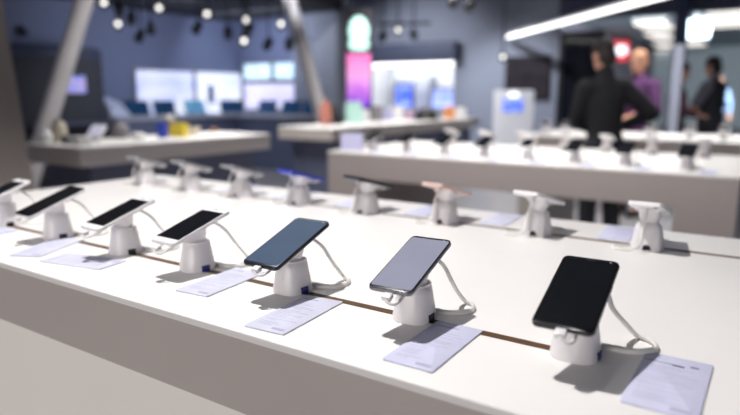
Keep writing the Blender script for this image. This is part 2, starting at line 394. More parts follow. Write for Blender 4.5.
for i, (lab, W, L, b, f, s, st, dy) in enumerate(front):
    blue = i in (3, 4, 6)
    key = ('f', blue)
    if i == 6: key = ('f', 'wide')
    if key not in PROTO:
        PROTO[key] = make_stand(stand_lab[i], False, blue, loop=1.22 if i == 6 else 1., group= 'phone stands in the front row'); o = PROTO[key]
        o.location = (X1[i], ROW1, T); o.rotation_euler = (0, 0, dy)
    else: dup(PROTO[key], (X1[i], ROW1, T), dy, stand_lab[i])
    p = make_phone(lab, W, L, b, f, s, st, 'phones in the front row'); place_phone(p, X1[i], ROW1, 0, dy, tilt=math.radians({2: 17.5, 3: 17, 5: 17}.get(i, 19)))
cards1 = [(-1.62, .70, .1, 'pale card at the left picture edge below the cut off phone', M_CARD), (-1.36, .735, .45, 'white card lying in front of the second phone stand from left', M_CARDW), (-1.185, .708, 1.77, 'white card with a shadow on it before the third stand', M_CARDW),
 (-.838, .770, .10, 'white card between the white phone and the slate blue phone', M_CARDW), (-.613, .714, .08, 'white card in front of the slate blue phone\'s stand', M_CARDW), (-.372, .727, .02, 'lilac card beside the stand of the lilac grey phone', M_CARD), (-.083, .780, .0, 'lilac card with dark heading at the lower right corner', M_CARD)]
for i, (x, y, a, lab, m) in enumerate(cards1):
    c = make_card(lab, m, W=.080 if i == 6 else .074, group='price cards along the front row', seed=i, dark=(i == 6)); c.location = (x, y, T+.0003); c.rotation_euler = (0, 0, a)

# ------------------------------------------------------------------ foreground back row (faces the far side)
back = [
 ('thin pale phone at the far left end of the back row', BGR, BGR), ('grey phone second from left in the back row', BGR, M_GLASSBLACK), ('thin grey phone third from left in the back row', BGR, M_GLASSBLACK),
 ('blue phone in the back row seen edge on', BBL, BBL), ('dark edged phone, fifth in the back row', BG, M_GLASSBLACK), ('rose gold phone in the back row seen edge on', BR, BW),
 ('white phone in the back row, second from the right end', BW, BW), ('white phone at the right end of the back row', BW, BW)]
blab = ['white stand at the far left end of the back row', 'white stand under the grey phone, second from left in the back row', 'white stand third from left in the back row', 'white stand holding the blue phone',
 'white stand holding the dark edged phone before the middle table\'s left end', 'white stand holding the rose gold phone', 'white stand second from the right end of the back row', 'white stand with looped strap at the right end of the back row']
clab = ['', '', 'white card left of the third stand in the back row', 'white card left of the blue phone\'s stand', 'lilac card left of the dark edged phone\'s stand', 'lilac card left of the rose gold phone\'s stand', 'pale card between the rose gold phone and the next white phone', 'lilac card left of the right end stand in the back row']
byaw = [.1, .05, 0, .03, -.05, .02, .02, .12]
for i, (lab, b, f) in enumerate(back):
    rz = PI+byaw[i]
    if ('r',) not in PROTO:
        PROTO[('r',)] = make_stand(blab[i], True, False, 'phone stands in the back row'); o = PROTO[('r',)]; o.location = (X2[i], ROW2, T); o.rotation_euler = (0, 0, rz)
    else: dup(PROTO[('r',)], (X2[i], ROW2, T), rz, blab[i])
    p = make_phone(lab, .071, .154, b, f, SC_OFF, 'full', 'phones in the back row', th=.0095); place_phone(p, X2[i], ROW2, rz, [0, 0, -.05, -.15, -.18, -.16, -.2, -.12][i], z=T+.0022, tilt=TILT2)
    if clab[i]:
        dx = {6: -.14, 7: -.088}.get(i, -.12)
        c = make_card(clab[i], M_CARD if i not in (2, 3, 6) else M_CARDW, group='price cards along the back row', seed=20+i); c.location = (X2[i]+dx, 1.612, T+.0005); c.rotation_euler = (0, 0, PI+.06)

# ------------------------------------------------------------------ middle table
MX1 = [-2.134+.25*i for i in range(7)]+[-.36]
ords = ['leftmost', 'second from left', 'third from left', 'fourth from left', 'fifth from left', 'sixth from left', 'seventh from left', 'rightmost']
phb = make_phone('black phone on the middle table\'s near row, leftmost', .072, .148, BB, M_GLASSBLACK, SC_OFF, 'full', 'phones on the middle table')
phw = make_phone('white phone with black screen on the middle table\'s near row, fifth from left', .070, .143, BW, BW, SC_OFF, 'home', 'phones on the middle table')
used = set()
for i, x in enumerate(MX1):
    dup(PROTO[('f', False)], (x, 3.255, T), 0, f'white stand in the middle table\'s near row, {ords[i]}', 'phone stands on the middle table')
    src = phw if i == 4 else phb
    lab = f'{"white phone with black screen" if i == 4 else "black phone"} in the middle table\'s near row, {ords[i]}'
    if src not in used: p = src; used.add(src); p['label'] = lab
    else: p = dup(src, (0, 0, 0), 0, lab)
    place_phone(p, x, 3.255, 0)
    c = make_card(f'pale card on the middle table beside its {ords[i]} near stand', M_CARD, group='price cards on the middle table', seed=40+i); c.location = (x+.10, 3.165, T+.0003)
MX2 = [-2.38, -2.13, -1.93, -1.67, -1.40, -1.14, -.885, -.625, -.355]
MX2 = [-1.93, -1.68, -1.41, -1.14, -.885, -.625, -.355]
ords2 = ['leftmost', 'second from left', 'third from left', 'fourth from left', 'fifth from left', 'sixth from left', 'rightmost']
for i, x in enumerate(MX2):
    dup(PROTO[('r',)], (x, 3.95, T), PI, f'white stand in the middle table\'s far row, {ords2[i]}', 'phone stands on the middle table')
    p = dup(phw, (0, 0, 0), 0, f'white backed phone in the middle table\'s far row, {ords2[i]}'); place_phone(p, x, 3.95, PI, tilt=TILT2)
# ------------------------------------------------------------------ far table
for i, x in enumerate([-1.80, -1.62, -.92, -.62, -.38, -.1]):
    w = ['leftmost', 'second from left, left of the person in black', 'first to the right of the person in black', 'below the maroon dressed person', 'below the person in the dark vest', 'rightmost'][i]
    dup(PROTO[('f', False)], (x, 5.62, T), 0, f'white stand on the distant phone table, {w}', 'phone stands on the distant table')
    p = dup(phw, (0, 0, 0), 0, f'white phone on the distant phone table, {w}', 'phones on the distant table'); place_phone(p, x, 5.62, 0)

# ------------------------------------------------------------------ wall displays at left
def lightbox(name, label, cat, loc, rz, w, h, m, frame=M_ALU, group=None, extra=None):
    """stands upright, faces -y before rotation, origin at its lower centre"""
    t = thing(name, label, cat, loc, rz, group)
    bm = NB()
    add_box(bm, -w/2, w/2, 0, .05, 0, .03); add_box(bm, -w/2, w/2, 0, .05, h-.03, h); add_box(bm, -w/2, -w/2+.03, 0, .05, .03, h-.03); add_box(bm, w/2-.03, w/2, 0, .05, .03, h-.03)
    obj('frame', bm, frame, t)
    bm = NB(); add_box(bm, -w/2+.03, w/2-.03, .012, .05, .03, h-.03); obj('lit_face', bm, m, t)
    return t
P_BLUEWHITE = picture('lightbox_bluewhite', [(.2, (170, 176, 250)), (.45, (214, 220, 255)), (.7, (245, 248, 255))], .66, 2.2)
P_WHITE = picture('lightbox_white', [(.25, (200, 208, 250)), (.5, (240, 244, 255)), (.8, (255, 255, 255))], .72, 2)
P_LAV = picture('lightbox_lavender', [(.25, (196, 190, 230)), (.55, (216, 212, 240)), (.8, (236, 236, 250))], .8, 2.5)
P_MINT = picture('screen_mint', [(.3, (150, 200, 230)), (.5, (210, 240, 250)), (.7, (245, 255, 255))], .85, 4)
P_VIDEO = picture('screen_video', [(.3, (60, 80, 190)), (.48, (130, 150, 230)), (.58, (190, 150, 190)), (.75, (90, 110, 210))], .6, 5)
P_BLUE = picture('screen_blue', [(.3, (20, 40, 110)), (.5, (40, 90, 190)), (.7, (20, 50, 120))], .45, 4)
P_BLUE2 = picture('screen_bright_blue', [(.3, (60, 80, 220)), (.5, (90, 120, 240)), (.7, (170, 190, 250))], .8, 3)
P_PERI = picture('screen_periwinkle', [(.3, (130, 150, 230)), (.6, (170, 185, 245)), (.8, (200, 210, 250))], .8, 3)
P_POSTER = picture('poster_pink', [(.05, (110, 60, 200)), (.3, (190, 110, 215)), (.6, (225, 160, 215)), (.95, (240, 120, 190))], .62, 4, axis=2)
P_LAP = picture('laptop_teal', [(.3, (10, 34, 64)), (.55, (16, 60, 96)), (.75, (30, 80, 130))], .3, 3)
P_LAPL = picture('laptop_pale', [(.3, (60, 110, 150)), (.6, (100, 160, 190)), (.8, (140, 190, 210))], .5, 3)
lb = lightbox('backlit_panel', 'left half of the bright backlit panels on the left wall', 'lit panel', (-8.95, 7.13, .90), PI/2, 1.24, .82, P_BLUEWHITE, group='backlit wall panels')
lb2 = lightbox('backlit_panel', 'right half of the bright backlit panels, nearest the wall corner', 'lit panel', (-8.95, 8.36, .90), PI/2, 1.18, .82, P_WHITE, group='backlit wall panels')
bm = NB(); add_prism(bm, rrect(.16, .34, .05), -.004, .004, mtx=Matrix.Translation((-.22, .010, .40)) @ Matrix.Rotation(PI/2, 4, 'X')); obj('pictured_figure', bm, mat('panel_figure', (110, 120, 160), .6), lb2)
lightbox('backlit_panel', 'wide lavender panel under the two bright screens beside the pillar', 'lit panel', (-8.1, 8.90, 1.0), 0, 1.55, .52, P_LAV, group='backlit wall panels')
lightbox('wall_screen', 'left of the two bright screens above the lavender panel', 'screen', (-8.5, 8.90, 1.56), 0, .74, .34, P_MINT, group='wall screens')
lightbox('wall_screen', 'right of the two bright screens above the lavender panel', 'screen', (-7.72, 8.90, 1.56), 0, .74, .34, P_MINT, group='wall screens')
# dark booth board with two screens
t = thing('display_booth', 'tall dark booth with navy top band and rounded corners at the left wall', 'display booth', (-8.6, 4.96, 0), PI/2)
bm = NB(); add_prism(bm, rrect(1.32, 2.0, .10), -.12, .12, .01, mtx=Matrix.Translation((0, 0, .96)) @ Matrix.Rotation(PI/2, 4, 'X')); obj('board', bm, M_CHAR, t)
bm = NB(); add_prism(bm, rrect(1.30, .16, .07), -.14, .14, .005, mtx=Matrix.Translation((0, 0, 1.87)) @ Matrix.Rotation(PI/2, 4, 'X')); obj('top_band', bm, M_NAVY, t)
bm = NB(); add_box(bm, -.58, .58, -.36, -.12, .86, .90, .005); obj('shelf', bm, M_SLATE, t)
lightbox('wall_screen', 'screen showing a blue and pink picture on the dark booth', 'screen', (-8.44, 5.12, 1.28), PI/2, .46, .30, P_VIDEO, M_BLACK, 'wall screens')
# counters
t = thing('wall_counter', 'laptop counter running along the left wall under backlit panels', 'counter', (-8.58, 7.0, 0))
bm = NB(); add_box(bm, -.4, .4, -1.4, 1.55, T-.05, T, .004); obj('counter_top', bm, mat('counter_top', (170, 170, 180), .45), t)
bm = NB(); add_box(bm, -.38, .34, -1.38, 1.5, 0, T-.05); obj('counter_front', bm, M_SLATE, t)
t = thing('wall_counter', 'laptop counter running in front of the pillar and lavender panel', 'counter', (-7.3, 8.26, 0))
bm = NB(); add_box(bm, -.86, .95, -.3, .3, T-.05, T, .004); obj('counter_top', bm, MATS['counter_top'], t)
bm = NB(); add_box(bm, -.86, .93, -.24, .28, 0, T-.05); obj('counter_front', bm, M_SLATE, t)
def make_laptop(label, m, w=.36):
    t = thing('laptop', label, 'laptop', group='laptops along the wall counters')
    bm = NB(); add_prism(bm, rrect(w, .24, .012), 0, .014, .003); obj('keyboard_base', bm, M_ALU, t)
    bm = NB(); add_box(bm, -w/2+.03, w/2-.03, -.02, .09, .0138, .0150); obj('keys', bm, M_DARK, t)
    hm = Matrix.Translation((0, .12, .012)) @ Matrix.Rotation(math.radians(75), 4, 'X')
    bm = NB(); add_prism(bm, rrect(w, .24, .012), 0, .008, .002, mtx=hm @ Matrix.Translation((0, .12, -.008))); l = obj('lid', bm, M_DARK, t)
    bm = NB(); add_box(bm, -w/2+.012, w/2-.012, .014, .228, -.0002, .0012, mtx=hm); obj('screen', bm, m, l)
    return t
lt = make_laptop('laptop with dark teal screen nearest the dark booth', P_LAP, .44); lt.location = (-8.52, 6.32, T); lt.rotation_euler = (0, 0, PI/2)
for (x, y, rz, lab) in [(-8.52, 6.85, PI/2, 'dark screened laptop second from the booth'), (-8.48, 8.25, PI/2-.5, 'dark screened laptop in the wall corner'), (-7.78, 8.24, 0, 'dark laptop below the left of the two bright screens'), (-7.22, 8.24, 0, 'dark laptop in front of the pillar edge'), (-6.72, 8.24, 0, 'dark laptop at the right end of the counter')]:
    dup(lt, (x, y, T), rz, lab)
lt2 = make_laptop('laptop with paler blue screen under the right backlit panel', P_LAPL, .44); lt2.location = (-8.52, 7.5, T); lt2.rotation_euler = (0, 0, PI/2)
lightbox('tablet_display', 'dark screen glowing blue on the shelf of the dark booth', 'screen', (-8.62, 5.05, .90), PI/2, .40, .28, P_BLUE, M_BLACK)

# ------------------------------------------------------------------ tower sign, kiosk, television, niche
def facing(x, y): return math.atan2(CAM.x-x, -(CAM.y-y))
t = thing('tower_sign', 'tall dark tower sign with glowing mint emblem above a pink purple poster', 'tower sign', (-5.03, 7.3, 0), facing(-5.03, 7.3))
bm = NB(); add_box(bm, -.19, .19, 0, .22, 0, 2.48, .01); obj('housing', bm, M_CHAR, t)
bm = NB(); add_box(bm, -.27, .27, -.05, .27, 0, .06, .01); obj('foot', bm, M_BLACK, t)
RX = Matrix.Rotation(PI/2, 4, 'X')
bm = NB()
pts = [(-.085, 0), (.085, 0), (.12, .03), (.145, .06), (.135, .11), (.115, .15), (.14, .22), (.14, .30), (.12, .37), (.08, .43), (.03, .46), (-.03, .46), (-.08, .43), (-.12, .37), (-.14, .30), (-.14, .22), (-.115, .15), (-.135, .11), (-.145, .06), (-.12, .03)]
add_prism(bm, pts, 0, .03, .004, mtx=Matrix.Translation((0, 0, 1.90)) @ RX); obj('glowing_emblem', bm, mat('emblem_mint', (205, 255, 240), .4, emit=1.0, var=.05), t)
bm = NB(); add_box(bm, -.165, .165, -.015, .0, 1.12, 1.86); obj('poster', bm, P_POSTER, t)
t = thing('info_kiosk', 'white kiosk with small blue screen standing before the grey back wall', 'kiosk', (-3.09, 8.2, 0), facing(-3.09, 8.2))
bm = NB(); add_box(bm, -.27, .27, 0, .12, 0, 1.36, .015); obj('panel', bm, mat('kiosk_white', (226, 228, 236), .5), t)
bm = NB(); add_box(bm, -.14, .13, -.012, .0, 1.07, 1.24, .004); obj('screen', bm, P_BLUE2, t)
bm = NB(); add_prism(bm, rrect(.13, .07, .03), 0, .012, mtx=Matrix.Translation((0, 0, 1.30)) @ RX); obj('lit_badge', bm, mat('badge_lit', (235, 245, 255), .4, emit=1.6), t)
bm = NB(); add_box(bm, -.32, .32, -.1, .22, 0, .04, .01); obj('foot', bm, M_WHITE, t)
t = thing('wall_television', 'large dark wall television above the white kiosk', 'television', (-4.42, 12.5, 1.22), 0)
bm = NB(); add_box(bm, -.47, .47, -.09, -.0, 0, .85, .01); obj('housing', bm, M_BLACK, t)
bm = NB(); add_box(bm, -.45, .45, -.096, -.088, .02, .83); obj('screen', bm, picture('tv_dim', [(.3, (30, 30, 36)), (.5, (52, 44, 48)), (.7, (34, 32, 40))], .3, 3), t)
lightbox('niche_screen', 'bright blue screen at the left end of the lit niche', 'screen', (-8.0, 13.6, 1.02), 0, .55, .62, P_BLUE2, M_DARK)
lightbox('niche_screen', 'wide periwinkle screen in the middle of the lit niche', 'screen', (-6.85, 13.6, .98), 0, .78, .50, P_PERI, M_DARK)
lightbox('niche_sign', 'pale lit sign board at upper left inside the niche', 'sign', (-7.95, 13.8, 1.72), 0, .85, .24, P_MINT, M_WHITE)
t = thing('niche_divider', 'grey upright divider between the two niche screens', 'divider', (-7.4, 14.02, 0))
bm = NB(); add_box(bm, -.09, .09, -.05, .05, 0, 1.75, .01); obj('upright', bm, M_PILLAR, t)
bm = NB(); add_box(bm, -.14, .14, -.12, .12, 0, .05, .01); obj('foot', bm, M_PILLAR, t)
t = thing('niche_shelf', 'low white shelf unit standing inside the lit niche', 'shelf', (-7.2, 13.6, 0))
bm = NB(); add_box(bm, -1.3, 1.2, -.2, .2, .92, .96, .004); obj('shelf_top', bm, M_WHITE, t)
bm = NB(); add_box(bm, -1.28, 1.18, -.18, .2, 0, .92); obj('shelf_body', bm, M_WALLG, t)
for o in [x for x in bpy.data.objects if x.name.startswith('niche_screen')]: o.location.z = .96
bm = NB(); add_tube(bm, [(-8.4, 12.75, 1.99), (-6.1, 12.75, 1.99)], .035, 12); tag(obj('niche_lamp', bm, M_LED), 'bright lamp strip under the slate fascia of the niche', 'lamp')

# ------------------------------------------------------------------ spotlights on the ceiling
def make_spot(label, lit, D, u, v):
    d = R_*((u-370)/FPX) - U_*((v-207.5)/FPX) + fw; p = CAM + d*D
    top = 2.66 if (p.x < -6.25 and 3.9 < p.y < 8.6) else 3.6
    t = thing('track_spotlight', label, 'spotlight', p, facing(p.x, p.y)+random.uniform(-.4, .4) if not lit else facing(p.x, p.y), 'ceiling spotlights')
    tl = Matrix.Rotation(math.radians(-8 if lit else 35), 4, 'X') @ RX
    bm = NB(); add_lathe(bm, [(.03, -.17), (.055, -.15), (.062, .0), (.062, .03), (.052, .03), (.050, .005)], 20, tl); obj('housing', bm, M_BLACK, t)
    bm = NB(); add_lathe(bm, [(.036, .002), (.036, .012), (.015, .016)], 20, tl); obj('lens', bm, M_LENS if lit else mat('lens_dim', (90, 90, 96), .2), t)
    bm = NB(); add_tube(bm, [(0, .08, .03), (0, .08, top-p.z)], .012, 8); obj('stem', bm, M_BLACK, t)
    return t
lits = [(104, 3), (118, 24), (159, 8), (207, 14), (246, 20), (244, 41), (281, 24), (398, 30), (503, 57)]
darks = [(119, 12), (131, 20), (139, 38), (151, 30), (196, 30), (228, 35), (247, 32), (267, 46), (289, 46), (453, 3), (469, 7), (382, 38), (414, 36), (22, 32)]
nm = ['at the upper left, first', 'hanging low over the dark booth', 'above the left backlit panel', 'lit above the right backlit panel', 'lit upper one near the wall corner', 'lit lower one near the wall corner', 'lit, left of the slanting post', 'lit in the middle of the short track before the fascia', 'lit before the dark television']
for (u, v), n in zip(lits, nm): make_spot(f'glowing ceiling spotlight {n}', True, (8.2 if u == 244 else 8.6) if u < 380 else 10.5, u, v)
nd = ['above the lit low one by the booth', 'right of the low lit one by the booth', 'lowest of the dark cluster by the booth', 'right end of the dark cluster by the booth', 'alone above the left backlit panel', 'left of the wall corner', 'between the two lit ones at the wall corner', 'low down right of the wall corner', 'low down behind the slanting post', 'left of the pair near the top centre', 'right of the pair near the top centre', 'left end of the short track before the fascia', 'right end of the short track before the fascia', 'alone beside the close column']
for (u, v), n in zip(darks, nd): make_spot(f'dark ceiling spotlight {n}', False, (7.9 if u in (247, 119, 131) else 8.6) if u < 300 else (10.5 if u < 440 else 8), u, v)
bm = NB()
a = CAM + (R_*((374-370)/FPX) - U_*((31-207.5)/FPX) + fw)*10.6; b = CAM + (R_*((428-370)/FPX) - U_*((30-207.5)/FPX) + fw)*10.6
add_tube(bm, [a+Vector((0, .08, .12)), b+Vector((0, .08, .12))], .02, 8); tag(obj('light_track', bm, M_BLACK), 'short dark lighting track hanging before the slate fascia', 'light track')

# long bare light bar slanting overhead
t = thing('linear_lamp', 'long white light bar running diagonally overhead towards the back', 'lamp', (-5.01, 12.0, 2.44))
e0 = Vector((0, 0, 0)); e1 = Vector((-.35-(-5.01), 4.2-12.0, 2.12-2.44))
d = R_*((508-370)/FPX) - U_*((37-207.5)/FPX) + fw; p0 = CAM + d*((2.44-CAM.z)/d.z)
d = R_*((652-370)/FPX) - U_*((-1-207.5)/FPX) + fw; p1 = CAM + d*((2.44-CAM.z)/d.z)
p2 = p1 + (p1-p0)*.25; t.location = p0
bm = NB(); add_tube(bm, [(0, 0, 0), p2-p0], .036, 16, .8); obj('diffuser', bm, M_LED, t)
q = (p2-p0)
bm = NB(); add_tube(bm, [Vector((0, 0, .07)), q+Vector((0, 0, .07))], .034, 10); obj('casing', bm, M_ALU, t)
for k in (.15, .85):
    bm = NB(); add_tube(bm, [q*k+Vector((0, 0, .1)), q*k+Vector((0, 0, 1.16))], .006, 6); obj('suspension_wire', bm, M_ALU, t)

# ------------------------------------------------------------------ the mall beyond
def strip(u0, u1, v0, v1, z, label):
    a, b, c = on(u0, v0, z), on(u1, v0, z), on((u0+u1)/2, v1, z)
    t = thing('ceiling_light', label, 'ceiling light', ((a.x+b.x)/2, a.y, z), 0, 'mall ceiling light strips')
    w = abs(b.x-a.x)/2; l = max(.25, min(2.0, abs(c.y-a.y)*.8))
    bm = NB(); add_box(bm, -w, w, -l/2, l/2, 0, .03, .004); obj('diffuser', bm, M_STRIP, t)
    bm = NB(); add_box(bm, -w-.03, w+.03, -l/2-.03, l/2+.03, .03, 3.32-z); obj('casing', bm, M_WHITE, t)
for i, (u0, u1, v0, v1) in enumerate([(641, 673, 28, 35), (650, 673, 37.5, 43), (657, 673, 46, 50), (659, 673, 53, 56), (707, 745, 14, 21), (707, 745, 25, 36), (684, 705, 45, 51), (684, 705, 55, 61)]):
    strip(u0, u1, v0, v1, 3.15, f'white light strip in the mall ceiling, ' + ['nearest one left of the blue post', 'second one left of the blue post', 'third one left of the blue post', 'farthest one left of the blue post', 'topmost at the right edge', 'wide one at the right edge', 'upper one below the cyan sign', 'lower one below the cyan sign'][i])
t = thing('shop_post', 'dark blue shopfront post rising to the header', 'post', (-1.63, 12.2, 0)); t['kind'] = 'structure'
bm = NB(); add_box(bm, -.1, .1, -.1, .1, 0, 3.6, .01); obj('shaft', bm, mat('post_blue', (52, 66, 98), .5), t)
bm = NB(); add_box(bm, -.2, .2, -.2, .2, 0, .12, .01); obj('plinth', bm, M_SLATE, t)
def px_at(u, v, D): return CAM + (R_*((u-370)/FPX) - U_*((v-207.5)/FPX) + fw)*D
p = px_at(696, 29, 13.2)
t = thing('hanging_sign', 'pale cyan lit sign hanging right of the blue post', 'sign', p, facing(p.x, p.y))
bm = NB(); add_box(bm, -.26, .26, -.03, .03, -.19, .19, .02); obj('lit_face', bm, mat('cyan_lit', (190, 226, 250), .4, emit=1.0), t)
bm = NB(); add_box(bm, -.28, .28, .03, .06, -.21, .21, .01); obj('casing', bm, M_ALU, t)
bm = NB(); add_tube(bm, [(0, .04, .2), (0, .04, 3.3-p.z)], .012); obj('hanger', bm, M_ALU, t)
p = px_at(672, 128, 7.0)
t = thing('totem_display', 'pale upright totem between the shoppers at the distant table', 'totem', (p.x, p.y, 0), facing(p.x, p.y))
bm = NB(); add_box(bm, -.055, .055, 0, .1, 0, 1.85, .02); obj('panel', bm, mat('totem_pale', (172, 178, 198), .5), t)
bm = NB(); add_box(bm, -.2, .2, -.1, .2, 0, .04, .01); obj('foot', bm, M_ALU, t)
p = px_at(617, 51, 20)
t = thing('shop_sign', 'red shop sign with a white round emblem far behind the person in black', 'sign', p, facing(p.x, p.y))
bm = NB(); add_box(bm, -.34, .36, 0, .1, -.32, .32, .02); obj('board', bm, mat('sign_red', (214, 30, 44), .5, emit=.55), t)
bm = NB(); add_prism(bm, [(.2*math.cos(a*PI/12), .17*math.sin(a*PI/12)) for a in range(24)], 0, .03, mtx=Matrix.Translation((.12, 0, .02)) @ RX); obj('emblem', bm, mat('sign_white', (240, 244, 255), .5, emit=.9), t)
bm = NB(); add_tube(bm, [(0, .05, .42), (0, .05, 3.3-p.z)], .02); obj('hanger', bm, M_ALU, t)
for (u, v, D, lab, r) in [(566, 49, 12.2, 'bright round lamp against the dark door leaf', .07), (636, 58, 15, 'bright round lamp beside the person in purple', .085)]:
    p = px_at(u, v, D)
    t = thing('globe_lamp', lab, 'lamp', p, 0)
    bm = NB(); add_ball(bm, (0, 0, 0), r); obj('globe', bm, mat('globe_lit', (225, 236, 255), .4, emit=3.2), t)
    bm = NB(); add_tube(bm, [(0, 0, r*.9), (0, 0, 3.4-p.z)], .01); obj('cord', bm, M_BLACK, t)
p = px_at(734, 95, 16)
# ------------------------------------------------------------------ small goods on the left tables
def good(name, label, cat, u, v, build, rz=0., group=None):
    p = on(u, v) if v is not None else Vector((u[0], u[1], T))
    x0, x1, y0, y1 = (-4.38, -3.88, 2.41, 4.0) if p.y < 4.6 else (-4.5, -4.0, 5.3, 8.75)
    p.x = min(max(p.x, x0), x1); p.y = min(max(p.y, y0), y1)
    t = thing(name, label, cat, (p.x, p.y, T), rz, group); build(t); return t
def round_speaker(col, r, h, seg=20):
    def f(t):
        bm = NB(); add_lathe(bm, [(r*.7, 0), (r*.95, h*.12), (r, h*.45), (r*.85, h*.8), (r*.5, h*.97), (.004, h)], seg); obj('body', bm, col, t)
        bm = NB(); add_lathe(bm, [(r*.45, h*.95), (r*.4, h*1.02), (.003, h*1.02)], seg); obj('top_dial', bm, M_DARK, t)
        bm = NB(); add_lathe(bm, [(r*.75, -.0), (r*.75, h*.05), (.003, h*.05)], seg); obj('foot_ring', bm, M_ALU, t)
    return f
def gadget_box(col, w, d, h, lid=M_WHITE):
    def f(t):
        bm = NB(); add_box(bm, -w/2, w/2, -d/2, d/2, 0, h*.8, min(w, d, h)*.12); obj('body', bm, col, t)
        bm = NB(); add_box(bm, -w/2*.96, w/2*.96, -d/2*.96, d/2*.96, h*.8, h, min(w, d, h)*.08); obj('lid', bm, lid, t)
    return f
def tilted_device(col, scr):
    def f(t):
        bm = NB(); add_lathe(bm, [(.035, 0), (.035, .008), (.014, .02), (.012, .06)], 20); obj('foot', bm, M_STAND, t)
        h = Matrix.Translation((0, 0, .075)) @ Matrix.Rotation(math.radians(30), 4, 'X')
        bm = NB(); add_prism(bm, rrect(.11, .16, .012), -.012, 0, .003, mtx=h); o = obj('device_body', bm, col, t)
        bm = NB(); add_prism(bm, rrect(.095, .13, .006), -.0005, .001, mtx=h); obj('screen', bm, scr, t)
    return f
MY = mat('goods_yellow', (240, 214, 60), .5); MBL = mat('goods_blue', (40, 70, 190), .4); MBE = mat('goods_beige', (214, 204, 186), .5); MGR = mat('goods_grey', (130, 126, 130), .5); MBRN = mat('goods_brown', (130, 92, 72), .5); MMINT = mat('goods_mint', (190, 232, 222), .5); MOR = mat('goods_orange', (226, 150, 90), .5); MPK = mat('goods_pink', (200, 168, 188), .5); MLIL = mat('goods_lilac', (186, 184, 220), .5)
good('speaker', 'small rounded white speaker at the corner of the left gadget table', 'speaker', 44, 143, round_speaker(M_WHITE, .05, .09))
good('speaker', 'tall rounded beige speaker on the left gadget table', 'speaker', 60, 142, round_speaker(MBE, .055, .16))
good('camera', 'small black camera beside the tall beige speaker', 'camera', 67, 143.5, gadget_box(M_BLACK, .06, .05, .055, M_DARK))
good('gadget', 'low white case on the left gadget table near its corner', 'gadget', 80, 144, gadget_box(M_WHITE, .15, .09, .05))
good('gadget', 'tilted white device on a round foot on the left table', 'gadget', 97, 141, tilted_device(M_WHITE, M_CARD), .6)
good('gadget', 'grey headset case standing between white device and yellow pouch', 'gadget', 118, 138, round_speaker(MGR, .07, .12))
good('gadget', 'low grey puck on the left table before the blue box', 'gadget', 138, 139, round_speaker(M_WHITE, .06, .05))
good('gadget', 'taupe upright case behind the blue box on the left table', 'gadget', 151, 134, gadget_box(mat('goods_taupe', (150, 130, 130), .5), .09, .06, .17))
good('gadget', 'blue upright box beside the yellow pouch on the left table', 'gadget', 163, 138, gadget_box(MBL, .07, .06, .12, MBL), .5)
good('gadget', 'bright yellow pouch on the left table', 'gadget', 179, 137, gadget_box(MY, .14, .07, .11, MY), .3)
good('gadget', 'small beige case right of the yellow pouch', 'gadget', 194, 135, gadget_box(MBE, .10, .06, .07, MBE), .2)
good('gadget', 'small brown puck near the far end of the left gadget table', 'gadget', 240, 130, round_speaker(MBRN, .04, .045))
good('bottle', 'pinkish brown upright bottle at the near end of the boxed goods table', 'bottle', 326, 125, round_speaker(mat('goods_rosebrown', (190, 120, 104), .4), .07, .28))
def cone(t):
    bm = NB(); add_lathe(bm, [(.10, 0), (.095, .03), (.03, .22), (.005, .25)], 20); obj('cone', bm, M_BLACK, t)
    bm = NB(); add_lathe(bm, [(.105, 0), (.105, .015), (.003, .015)], 20); obj('foot_plate', bm, M_DARK, t)
good('stand', 'black cone shaped stand beside the pinkish brown bottle', 'stand', 334.5, 124, cone)
row = [(354, 123, MMINT, .2, .26, 'mint coloured box below the pink poster'), (364, 122, M_WHITE, .14, .16, 'white box right of the mint box'), (374, 121, MGR, .14, .2, 'grey box in front of the bright blue niche screen'), (385, 120.5, MLIL, .16, .15, 'lilac box before the grey niche divider'), (397, 120, M_WHITE, .16, .2, 'white box left of the periwinkle screen'), (409, 119.5, MPK, .12, .12, 'pink box before the periwinkle screen'), (421, 119, MLIL, .16, .16, 'lilac box under the periwinkle screen'), ((-4.12, 8.33), None, MOR, .16, .18, 'orange box beside the black cap'), ((-4.12, 8.68), None, M_WHITE, .2, .16, 'white box at the far right end of the long table')]
for (u, v, m, w, h, lab) in row:
    good('goods_box', lab, 'box', u, v, gadget_box(m, w, .12, h, m), .5, 'boxed goods on the long table')
def cap(t):
    bm = NB(); add_lathe(bm, [(.16, 0), (.165, .05), (.13, .12), (.06, .16), (.004, .17)], 20); obj('crown', bm, M_BLACK, t)
    bm = NB(); add_prism(bm, [(.22*math.cos(a*PI/12), -.08-.17*math.sin(a*PI/12)) for a in range(13)], 0, .02, .004); obj('brim', bm, M_BLACK, t)
good('cap', 'black cap lying beside the orange box', 'cap', (-4.22, 7.8), None, cap, .6)
# pale leaflet holder at the left end of the middle table
p = on(352, 151)
t = thing('leaflet_holder', 'pale lilac leaflet holder at the left end of the middle table', 'leaflet holder', (p.x, p.y, T), facing(p.x, p.y))
bm = NB(); add_box(bm, -.07, .07, 0, .006, 0, .11, .001, mtx=Matrix.Rotation(math.radians(-12), 4, 'X')); obj('sheet', bm, mat('leaflet_lilac', (208, 206, 240), .4), t)
bm = NB(); add_box(bm, -.075, .075, -.01, .05, 0, .006, .001); obj('foot', bm, M_STAND, t)
